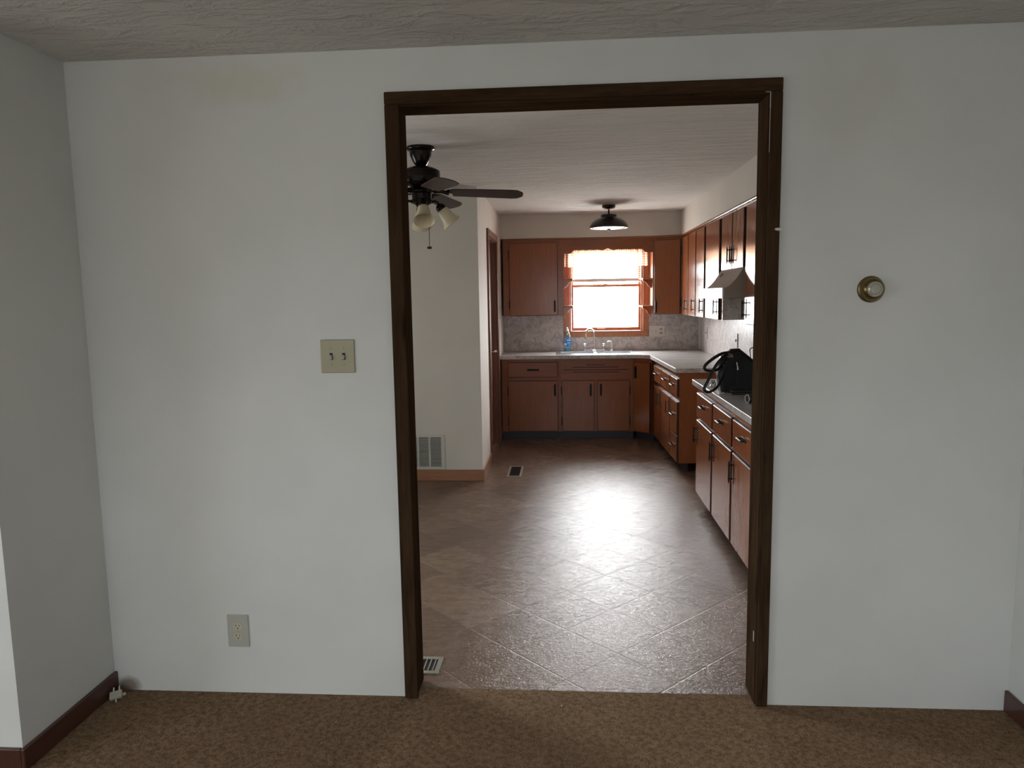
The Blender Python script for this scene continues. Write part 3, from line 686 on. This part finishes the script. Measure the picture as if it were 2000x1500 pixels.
b = new(); tube(b, sp, .0095, 14); lathe(b, [(0, .953), (.018, .953), (.018, .985), (.012, .995), (.0, .995)], Matrix.Translation((.318, 5.697, 0)), 18); obj('spout', b, M_chrome, t)
e = sp[-1]; obj('aerator', lathe(new(), [(0, -.022), (.012, -.022), (.013, .004), (.0, .004)], Matrix.Translation(e), 16), M_chrome, t)
for x in (.212, .424):
    obj('handle', lathe(new(), [(0, .952), (.014, .952), (.012, .972), (.010, .985), (.017, .99), (.021, 1.003), (.020, 1.016), (.012, 1.02), (0, 1.02)], Matrix.Translation((x, 5.697, 0)), 10), M_chrome, t)
t = thing('side_sprayer', 'ivory side sprayer standing on the sink rim by the faucet', 'sprayer', (.515, 5.697, zt))
obj('socket_ring', lathe(new(), [(0, .0006), (.02, .0006), (.018, .012), (.012, .016), (0, .016)], Matrix.Translation((.515, 5.697, zt)), 18), M_chrome, t)
b = new(); tube(b, [(.515, 5.697, zt+.0165), (.515, 5.697, zt+.05), (.513, 5.696, zt+.085), (.503, 5.69, zt+.103), (.482, 5.678, zt+.106), (.468, 5.67, zt+.098)], [.010, .012, .012, .013, .012, .009], 12); obj('wand', b, M_ivory2, t)
t = thing('dish_soap_bottle', 'clear dish soap bottle with blue label and white cap beside the faucet', 'bottle', (.012, 5.69, CT+.007))
bx, by, bz = .012, 5.69, CT+.0078
def oval(b, prof, ry, seg=24):
    rings = [[b.verts.new((bx+r*math.cos(2*PI*k/seg), by+r*ry*math.sin(2*PI*k/seg), bz+z)) for k in range(seg)] for r, z in prof]
    for A, B in zip(rings, rings[1:]):
        for k in range(seg):
            f = b.faces.new((A[k], A[(k+1) % seg], B[(k+1) % seg], B[k])); f.smooth = True
    b.faces.new(rings[0][::-1]); b.faces.new(rings[-1]); return b
obj('body', oval(new(), [(.036, 0), (.040, .004), (.041, .03), (.044, .06), (.049, .10), (.048, .13), (.040, .165), (.028, .20), (.018, .222), (.013, .230)], .6), M_clear, t)
obj('soap', oval(new(), [(.030, .006), (.036, .02), (.037, .03), (.038, .04)], .55), mat('blue_dish_soap', (.12, .42, .60), .2), t)
b = new(); seg = 14; R = []
for j in range(9):
    z = .055+.10*j/8; wv = .040*math.sqrt(max(.05, 1-((j-4)/4.6)**2)); rr = .0505 - max(0, (z-.13))*.30
    R.append([b.verts.new((bx+.008+wv*(2*k/seg-1)*.95, by-.6*rr*math.sqrt(max(.02, 1-((2*k/seg-1)*.80)**2))-.0015, bz+z)) for k in range(seg+1)])
for A, B in zip(R, R[1:]):
    for k in range(seg): f = b.faces.new((A[k], A[k+1], B[k+1], B[k])); f.smooth = True
lb = obj('label', b, M_blue, t)
b = new(); box(b, bx-.006, bx+.036, by-.0345, by-.0335, bz+.122, bz+.127); box(b, bx-.004, bx+.001, by-.0345, by-.0335, bz+.127, bz+.138); box(b, bx+.008, bx+.013, by-.0345, by-.0335, bz+.127, bz+.138); box(b, bx+.020, bx+.025, by-.0345, by-.0335, bz+.127, bz+.138)
M_print = mat('white_label_print', (.85, .88, .9), .5); obj('lettering', b, M_print, lb); obj('print_stripe', box(new(), bx, bx+.03, by-.0345, by-.0335, bz+.095, bz+.100), M_print, lb)
b = new(); lathe(b, [(0, -.001), (.013, 0), (.012, .002), (0, .003)], Matrix.Translation((bx-.018, by-.034, bz+.082)) @ Matrix.Rotation(PI/2, 4, 'X'), 14); obj('label_picture', b, mat('peach_label_print', (.75, .55, .35), .5), lb)
b = new(); lathe(b, [(0, -.001), (.010, 0), (.009, .002), (0, .003)], Matrix.Translation((bx+.006, by-.019, bz+.196)) @ Matrix.Rotation(PI/2, 4, 'X'), 14); obj('neck_sticker', b, mat('yellow_green_sticker', (.55, .60, .10), .5), t)
obj('cap', oval(new(), [(.0150, .2305), (.0155, .245), (.012, .252), (.008, .256), (.007, .272), (.004, .274)], 1.0), mat('white_bottle_cap', (.8, .8, .8), .4), t)

# range hood
HY0, HY1 = 2.625, 3.385
t = thing('range_hood', 'white range hood with curved front under the short wall cabinet', 'range hood', (1.3, 3.0, 1.52))
prof = [(KR-.007, 1.528), (1.112, 1.528), (1.112, 1.598)]
for k in range(1, 11):
    f = k/10; prof.append((1.112+(1.243-1.112)*f, 1.598+(1.738-1.598)*(f**1.7)))
prof += [(1.262, 1.7385), (KR-.007, 1.7385)]
M_hood = mat('almond_enamel', (.30, .25, .20), .3)
b = new(); prism(b, prof, Matrix(), HY0, HY1); obj('body', b, M_hood, t, .002)
obj('front_lip', box(new(), 1.098, 1.1115, HY0-.001, HY1+.001, 1.524, 1.600), mat('white_gloss_enamel', (.80, .80, .77), .18), t, .002)
b = new(); cyp = [(1.0965, HY0+.06+(HY1-HY0-.12)*k/16, 1.578-.026*math.sin(PI*k/16)) for k in range(17)]; tube(b, cyp, .0022, 6); obj('lip_curve', b, mat('grey_hood_line', (.3, .3, .29), .4), t)  # thin grey curve along the front lip
b = new(); A = Matrix.Translation((1.213, 3.22, 1.6995)) @ Matrix.Rotation(-.84, 4, 'Y'); box(b, -.018, .018, -.014, .014, -.002, .002, A); obj('badge', b, M_blackp, t)

# ceiling lamp
t = thing('ceiling_lamp', 'dark dome ceiling lamp with opal glass hung in front of kitchen window', 'ceiling lamp', (.433, 4.86, HK))
LM = Matrix.Translation((.436, 4.86, 0))
obj('canopy', lathe(new(), [(0, HK-.0006), (.066, HK-.0006), (.066, HK-.022), (.05, HK-.034), (.012, HK-.040), (0, HK-.040)], LM), M_lampdome, t)
obj('stem', lathe(new(), [(0, HK-.0405), (.0085, HK-.0405), (.0085, 2.362), (0, 2.362)], LM, 14), M_lampdome, t)
obj('shade', lathe(new(), [(.0, 2.362), (.078, 2.362), (.080, 2.352), (.080, 2.336), (.110, 2.328), (.140, 2.311), (.165, 2.289), (.183, 2.265), (.191, 2.248), (.193, 2.240), (.189, 2.229), (.168, 2.232), (.160, 2.262), (.13, 2.29), (.07, 2.325), (0, 2.33)], LM), M_lampdome, t)
obj('diffuser', lathe(new(), [(0, 2.222), (.06, 2.2235), (.11, 2.227), (.150, 2.233), (.1675, 2.2395), (.160, 2.244), (0, 2.244)], LM), M_opal, t)
obj('finial', lathe(new(), [(0, 2.206), (.010, 2.207), (.016, 2.214), (.016, 2.2215), (0, 2.2215)], LM, 16), M_lampdome, t)

# ceiling fan
FX, FY = -.862, 1.77
t = thing('ceiling_fan', 'dark five blade ceiling fan with cream glass lights behind the doorway trim', 'ceiling fan', (FX, FY, HK))
FM = Matrix.Translation((FX, FY, 0))
obj('canopy', lathe(new(), [(0, HK-.0006), (.083, HK-.0006), (.086, HK-.008), (.082, HK-.018), (.066, HK-.026), (.064, HK-.05), (.048, HK-.085), (.036, HK-.105), (.030, HK-.112), (0, HK-.112)], FM), M_bronze, t)
obj('motor', lathe(new(), [(0, 2.3425), (.04, 2.342), (.075, 2.334), (.108, 2.318), (.113, 2.310), (.113, 2.252), (.106, 2.240), (.07, 2.228), (.06, 2.21), (0, 2.21)], FM), M_bronze, t)
obj('switch_housing', lathe(new(), [(0, 2.2095), (.05, 2.2095), (.074, 2.20), (.076, 2.188), (.060, 2.182), (.058, 2.15), (.066, 2.146), (.066, 2.128), (.04, 2.118), (.03, 2.10), (0, 2.096)], FM), M_bronze, t)
BZ = 2.196
for k in range(5):
    a = math.radians(7+72*k)
    A = Matrix.Translation((FX, FY, BZ)) @ Matrix.Rotation(a, 4, 'Z') @ Matrix.Rotation(math.radians(2.2), 4, 'Y') @ Matrix.Rotation(math.radians(-13), 4, 'X')
    pl = [(.185, -.050), (.20, -.055), (.54, -.066), (.575, -.060), (.605, -.030), (.610, -.015), (.610, .015), (.605, .030), (.575, .060), (.54, .066), (.20, .055), (.185, .050)]
    b = new(); U = [b.verts.new(A @ Vector((x, y, .003))) for x, y in pl]; L = [b.verts.new(A @ Vector((x, y, -.003))) for x, y in pl]; b.faces.new(U); b.faces.new(L[::-1])
    for i in range(len(pl)): b.faces.new((U[i], L[i], L[(i+1) % len(pl)], U[(i+1) % len(pl)]))
    bl = obj('blade', b, M_blade, t)
    b = new(); tube(b, [A @ Vector((.072, 0, .006)), A @ Vector((.12, 0, .004)), A @ Vector((.165, 0, -.006))], [.016, .011, .013], 8)
    prism(b, [(.15, -.018), (.20, -.040), (.245, -.030), (.265, -.010), (.272, 0), (.265, .010), (.245, .030), (.20, .040), (.15, .018)], A @ Matrix.Rotation(PI/2, 4, 'X'), .0034, .0085)
    obj('blade_iron', b, M_bronze, bl)
for k, ang in enumerate((-76, 14, 104, 194)):
    a = math.radians(ang); d = Vector((math.cos(a), math.sin(a), 0)); c0 = Vector((FX, FY, 0))
    arm = new(); P = lambda r, z: c0 + d*r + Vector((0, 0, z))
    tube(arm, [P(.05, 2.135), P(.078, 2.140), P(.094, 2.132), P(.102, 2.115)], .008, 10)
    ax = (d*math.sin(math.radians(36)) - Vector((0, 0, math.cos(math.radians(36))))).normalized(); base = P(.099, 2.118)
    q = ax.to_track_quat('Z', 'Y').to_matrix().to_4x4(); S = Matrix.Translation(base) @ q
    lathe(arm, [(0, -.004), (.018, -.002), (.026, .008), (.030, .016), (.030, .034), (0, .034)], S, 20)
    lamp = obj('light_arm', arm, M_bronze, t)
    obj('glass_shade', lathe(new(), [(.027, .0345), (.034, .042), (.038, .060), (.041, .085), (.047, .108), (.057, .128), (.064, .138), (.062, .139), (.054, .129), (.044, .108), (.038, .085), (.035, .060), (.031, .044), (.020, .0345)], S, 28), M_shade, lamp)
b = new(); cx_, cy_ = FX+.045, FY-.04
tube(b, [(cx_, cy_, 2.15), (cx_+.001, cy_, 2.0), (cx_, cy_, 1.868)], .0016, 6); ch = obj('pull_chain', b, M_bronze, t)
obj('chain_knob', lathe(new(), [(0, 1.852), (.012, 1.853), (.016, 1.860), (.012, 1.867), (0, 1.868)], Matrix.Translation((cx_, cy_, 0)), 16), M_blackp, ch)

# ------------------------------------------------------------------ things in the living room
t = thing('light_switch', 'ivory double toggle switch plate beside the doorway', 'light switch', (-.858, 0, 1.35))
obj('plate', box(new(), -.9225, -.7935, -.0075, -.0006, 1.287, 1.412), M_ivory, t, .004, 3)
for x in (-.882, -.834):
    A = Matrix.Translation((x, -.0085, 1.349)) @ Matrix.Rotation(.45, 4, 'X')
    o = obj('toggle', box(new(), -.0045, .0045, -.011, .001, -.007, .007, A), M_ivory2, t, .001)
    b = new(); box(b, x-.006, x+.006, -.0080, -.0074, 1.336, 1.362); obj('slot', b, M_void, t)
b = new()
for x in (-.882, -.834):
    for z in (1.319, 1.379): cyl(b, (x, -.0075, z), (x, -.0088, z), .003, .0022, 10)
obj('screw', b, M_ivory, t)
t = thing('wall_outlet', 'pale duplex wall outlet low on the wall left of doorway', 'outlet', (-1.309, 0, .265))
obj('plate', box(new(), -1.352, -1.266, -.0065, -.0006, .199, .331), M_ivory2, t, .004, 3)
for z in (.2845, .2435):
    pr = []
    for k in range(28):
        a = 2*PI*k/28; pr.append((.0175*math.cos(a), max(-.0138, min(.0138, .0175*math.sin(a)))))
    rc = obj('receptacle', prism(new(), pr, Matrix.Translation((-1.309, 0, z)), -.0085, -.0066), M_recept, t)
    b = new(); box(b, -1.3165, -1.3145, -.0091, -.0084, z-.001, z+.008); box(b, -1.3035, -1.3015, -.0091, -.0084, z-.0005, z+.007); cyl(b, (-1.309, -.0084, z-.0075), (-1.309, -.0091, z-.0075), .0026, None, 12)
    obj('slot', b, M_void, rc)
obj('screw', cyl(new(), (-1.309, -.0066, .264), (-1.309, -.0078, .264), .0028, .002, 10), M_ivory2, t)
t = thing('thermostat', 'round brass thermostat with clear dial on the wall beside doorway', 'thermostat', (1.063, 0, 1.565))
TM = Matrix.Translation((1.063, -.0006, 1.565)) @ Matrix.Rotation(PI/2, 4, 'X')
obj('base_ring', lathe(new(), [(0, 0), (.0465, 0), (.0465, .004), (.044, .008), (.041, .009), (.041, .014), (0, .014)], TM, 40), M_brass, t)
obj('cover', lathe(new(), [(.041, .0142), (.040, .022), (.034, .032), (.0285, .036), (.0275, .034), (0, .034)], TM, 40), M_brass, t)
obj('dial', lathe(new(), [(.027, .0345), (.0265, .041), (.0235, .044), (.0185, .0445), (.0175, .043), (.0165, .0445), (.008, .046), (0, .046)], TM, 36), M_dial, t)
# cable splitter and speck on the carpet
t = thing('cable_splitter', 'small ivory cable splitter lying on carpet in the corner', 'cable splitter', (-1.806, -.045, .004))
A = Matrix.Translation((-1.792, -.072, .0215)) @ Matrix.Rotation(.5, 4, 'Z') @ Matrix.Rotation(.5, 4, 'X') @ Matrix.Rotation(-.12, 4, 'Y')
M_split = mat('ivory_zinc_splitter', (.52, .50, .40), .35, .3)
obj('body', box(new(), -.022, .022, -.015, .015, -.008, .008, A), M_split, t, .002)
for x, y, dx, dy in ((-.010, .015, 0, 1), (.010, .015, 0, 1), (0, -.015, 0, -1)):
    obj('connector', tube(new(), [A @ Vector((x, y+dy*.0003, 0)), A @ Vector((x+dx*.020, y+dy*.020, 0))], .0048, 8), M_steel, t)
obj('tab', box(new(), .0222, .034, -.006, .006, -.008, -.006, A), M_split, t)
tag(obj('carpet_speck', lathe(new(), [(0, 0), (.0022, .001), (.0026, .003), (.0015, .005), (0, .0055)], Matrix.Translation((-.034+.0, -.045, .0042)), 10), mat('white_speck', (.9, .9, .9), .4)), 'tiny white speck on the carpet at the doorway', 'speck')

# return grille and floor registers
t = thing('return_air_grille', 'white louvred return air grille low on the dining partition', 'grille', (-1.21, PY, .25))
gx0, gx1, gz0, gz1 = -1.40, -1.045, .099, .402
b = new(); fy0, fy1 = PY-.010, PY-.0006; fr = .030
box(b, gx0, gx0+fr, fy0, fy1, gz0, gz1); box(b, gx1-fr, gx1, fy0, fy1, gz0, gz1); box(b, gx0+fr, gx1-fr, fy0, fy1, gz0, gz0+.024); box(b, gx0+fr, gx1-fr, fy0, fy1, gz1-.024, gz1)
for x in (-1.275, -1.175): box(b, x-.007, x+.007, fy0, fy1, gz0+.024, gz1-.024)
obj('frame', b, M_grille, t)
b = new()
for k in range(20):
    z = gz0+.031+k*.0125; A = Matrix.Translation((0, PY-.0065, z)) @ Matrix.Rotation(-.9, 4, 'X'); box(b, gx0+fr-.002, gx1-fr+.002, -.0064, .0064, -.0008, .0008, A)
obj('louvres', b, M_grille, t)
obj('backing', box(new(), gx0+.02, gx1-.02, PY-.0014, PY-.0007, gz0+.01, gz1-.01), M_void, t)
def register(x0, x1, y0, y1, label, along_y, n, m, fr=.02):
    t = thing('floor_register', label, 'floor register', ((x0+x1)/2, (y0+y1)/2, 0), 'floor registers in the kitchen')
    b = new(); z0, z1 = .0006, .006
    box(b, x0, x0+fr, y0, y1, z0, z1); box(b, x1-fr, x1, y0, y1, z0, z1); box(b, x0+fr, x1-fr, y0, y0+fr, z0, z1); box(b, x0+fr, x1-fr, y1-fr, y1, z0, z1)
    obj('frame', b, m, t)
    b = new()
    for k in range(n):
        if along_y:
            x = x0+fr+(x1-x0-2*fr)*(k+.5)/n; box(b, x-.0025, x+.0025, y0+fr-.001, y1-fr+.001, z0+.0015, z1-.0005)
        else:
            y = y0+fr+(y1-y0-2*fr)*(k+.5)/n; box(b, x0+fr-.001, x1-fr+.001, y-.0022, y+.0022, z0+.0008, z1-.002)
    obj('slats', b, m if along_y else M_pull, t)
    obj('well', box(new(), x0+fr-.004, x1-fr+.004, y0+fr-.004, y1-fr+.004, .0005, .0012), M_void, t)
register(-.530, -.400, 3.545, 3.935, 'floor register with dark grating in the far kitchen floor near partition', False, 22, M_regist)
register(-.84, -.548, .178, .318, 'pale metal floor register just inside the doorway, half behind trim', True, 13, M_vent)

# ------------------------------------------------------------------ handbag and small things on the near counter
bagY = 2.17
t = thing('handbag', 'black leather handbag with two strap loops on the short countertop', 'handbag', (1.13, bagY, CT))
poly = [(.995, CT+.0008), (1.30, CT+.0008), (1.315, 1.03), (1.27, 1.10), (1.20, 1.135), (1.118, 1.203), (1.06, 1.200), (1.035, 1.178), (1.02, 1.162), (1.0, 1.155), (.985, 1.12), (.978, 1.03)]
b = new(); NY = 9; rings = []
for j in range(NY):
    f = j/(NY-1); s = 1 - .10*abs(2*f-1)**3; y = bagY-.085+.17*f
    ring = []
    for i, (x, z) in enumerate(poly):
        tz = (z-CT)/.28; yy = bagY + (y-bagY)*(1.0-.45*max(0, tz)) + .006*math.sin(9*x+7*z)
        ring.append(b.verts.new((1.14+(x-1.14)*s, yy, CT+.0008+(z-CT-.0008)*(s if z > 1.0 else 1.0))))
    rings.append(ring)
n = len(poly)
for A, B in zip(rings, rings[1:]):
    for i in range(n): f = b.faces.new((A[i], A[(i+1) % n], B[(i+1) % n], B[i]))
b.faces.new(rings[0][::-1]); b.faces.new(rings[-1])
bd = obj('body', b, M_leather, t, .012, 3)
def spl(pts, n=8):
    pts = [Vector(p) for p in pts]; out = []
    for i in range(len(pts)-1):
        p0, p1, p2, p3 = pts[max(i-1, 0)], pts[i], pts[i+1], pts[min(i+2, len(pts)-1)]
        for k in range(n):
            s = k/n; out.append(.5*((2*p1)+(p2-p0)*s+(2*p0-5*p1+4*p2-p3)*s*s+(3*p1-p0-3*p2+p3)*s**3))
    return out+[pts[-1]]
y = bagY-.06
b = new(); ribbon(b, spl([(1.045, y+.04, 1.178), (1.00, y+.02, 1.172), (.945, y, 1.145), (.893, y, 1.100), (.895, y, 1.070), (.94, y-.005, 1.064), (.985, y-.01, 1.085), (1.02, y-.015, 1.14)]), .020, .004, 'tilt'); obj('strap', b, M_leather, t)
b = new(); ribbon(b, spl([(1.04, y+.0, 1.172), (.99, y-.035, 1.148), (.945, y-.04, 1.09), (.90, y-.045, 1.00), (.880, y-.045, .955), (.890, y-.045, .934), (.92, y-.045, .934), (.96, y-.045, .962), (.99, y-.045, 1.02), (1.01, y-.045, 1.08), (1.03, y-.035, 1.135)]), .020, .004, 'tilt'); obj('strap', b, M_leather, t)
b = new(); tube(b, [(1.088, bagY-.073, 1.118), (1.090, bagY-.076, 1.105), (1.092, bagY-.082, 1.088), (1.0925, bagY-.084, 1.070)], [.004, .003, .005, .007], 8); obj('zipper_pull', b, M_chrome, t)
b = new(); box(b, 1.086, 1.0895, bagY-.0875, bagY-.080, .97, 1.06); obj('zipper', b, M_blackp, t)
b = new(); tube(b, [(1.098+.014*math.cos(2*PI*k/14), bagY-.062, 1.166+.018*math.sin(2*PI*k/14)) for k in range(14)], .0028, 6, True); obj('ring', b, M_pull, t)
b = new(); tube(b, [(1.016+.012*math.cos(2*PI*k/14), bagY-.072, 1.108+.014*math.sin(2*PI*k/14)) for k in range(14)], .0025, 6, True); obj('ring', b, M_brass, t)
b = new(); prism(b, [(1.030, 1.150), (1.068, 1.148), (1.066, 1.168), (1.036, 1.178)], Matrix(), bagY-.066, bagY-.058); obj('lining', b, M_lining, t)
b = new(); ribbon(b, spl([(1.20, bagY+.03, 1.12), (1.196, bagY+.02, 1.16), (1.188, bagY, 1.195), (1.205, bagY-.02, 1.205), (1.225, bagY-.03, 1.17), (1.22, bagY-.03, 1.11)]), .018, .005, (.2, 1, 0)); obj('strap', b, M_leather, t)
# crinkled clear film
def crumple(name, c, r, m, seed, label, cat, squash=(1, 1, 1)):
    b = new(); bmesh.ops.create_icosphere(b, subdivisions=3, radius=1); rnd = random.Random(seed)
    for v in b.verts:
        d = 1 + .55*noise.noise(v.co*2.1+Vector((seed, 0, 0))) + .35*noise.noise(v.co*4.7+Vector((0, seed, 0)))
        v.co = Vector((v.co.x*d*r*squash[0], v.co.y*d*r*squash[1], v.co.z*d*r*squash[2]))
    lo = min(v.co.z for v in b.verts)
    for v in b.verts: v.co += Vector(c) + Vector((0, 0, -lo))
    return tag(obj(name, b, m), label, cat)
crumple('plastic_wrapper', (.952, bagY-.01, CT+.0008), .021, M_wrap, 3, 'crinkled clear plastic wrapper beside the handbag', 'wrapper', (.8, 1.0, 1.5))
t = thing('sunglasses_case', 'flat black case lying in front of the handbag', 'case', (1.12, 1.99, CT))
obj('lower_shell', box(new(), 1.03, 1.20, 1.965, 2.03, CT+.0006, CT+.014), M_blackp, t, .005, 3)
obj('lid', box(new(), 1.03, 1.20, 1.965, 2.03, CT+.0144, CT+.026), M_blackp, t, .005, 3)
t = thing('key_ring', 'small bunch of keys lying between handbag and black case', 'keys', (.995, 2.01, CT))
b = new(); tube(b, [(.99+.014*math.cos(2*PI*k/16), 2.02+.014*math.sin(2*PI*k/16), CT+.0025) for k in range(16)], .0012, 6, True); obj('ring', b, M_steel, t)
for k, a in enumerate((-.3, .25, .9)):
    A = Matrix.Translation((.99, 2.0, CT+.004+k*.0025)) @ Matrix.Rotation(a, 4, 'Z'); b = new()
    prism(b, [(0, -.01), (.012, -.012), (.02, -.004), (.05, -.004), (.052, 0), (.05, .004), (.02, .004), (.012, .012), (0, .01)], A @ Matrix.Rotation(PI/2, 4, 'X'), -.001, .001); obj('key', b, M_steel if k else M_brass, t)
t = thing('flashlight', 'black cylinder with pale rim lying on counter by doorway trim', 'flashlight', (1.08, 1.62, CT))
A = Matrix.Translation((1.040, 1.60, CT+.0275)) @ Matrix.Rotation(math.radians(75), 4, 'Y') @ Matrix.Rotation(0, 4, 'Z')
A = Matrix.Translation((1.036, 1.60, CT+.0270)) @ Vector((1, .25, 0)).to_track_quat('Z', 'Y').to_matrix().to_4x4()
obj('barrel', lathe(new(), [(0, .003), (.0225, .003), (.0245, .008), (.0245, .17), (.02, .175), (0, .175)], A, 28), M_blackp, t)
obj('rim', lathe(new(), [(.0215, .0), (.0256, 0), (.0256, .005), (.0215, .005)], A, 28, True), M_grey, t)
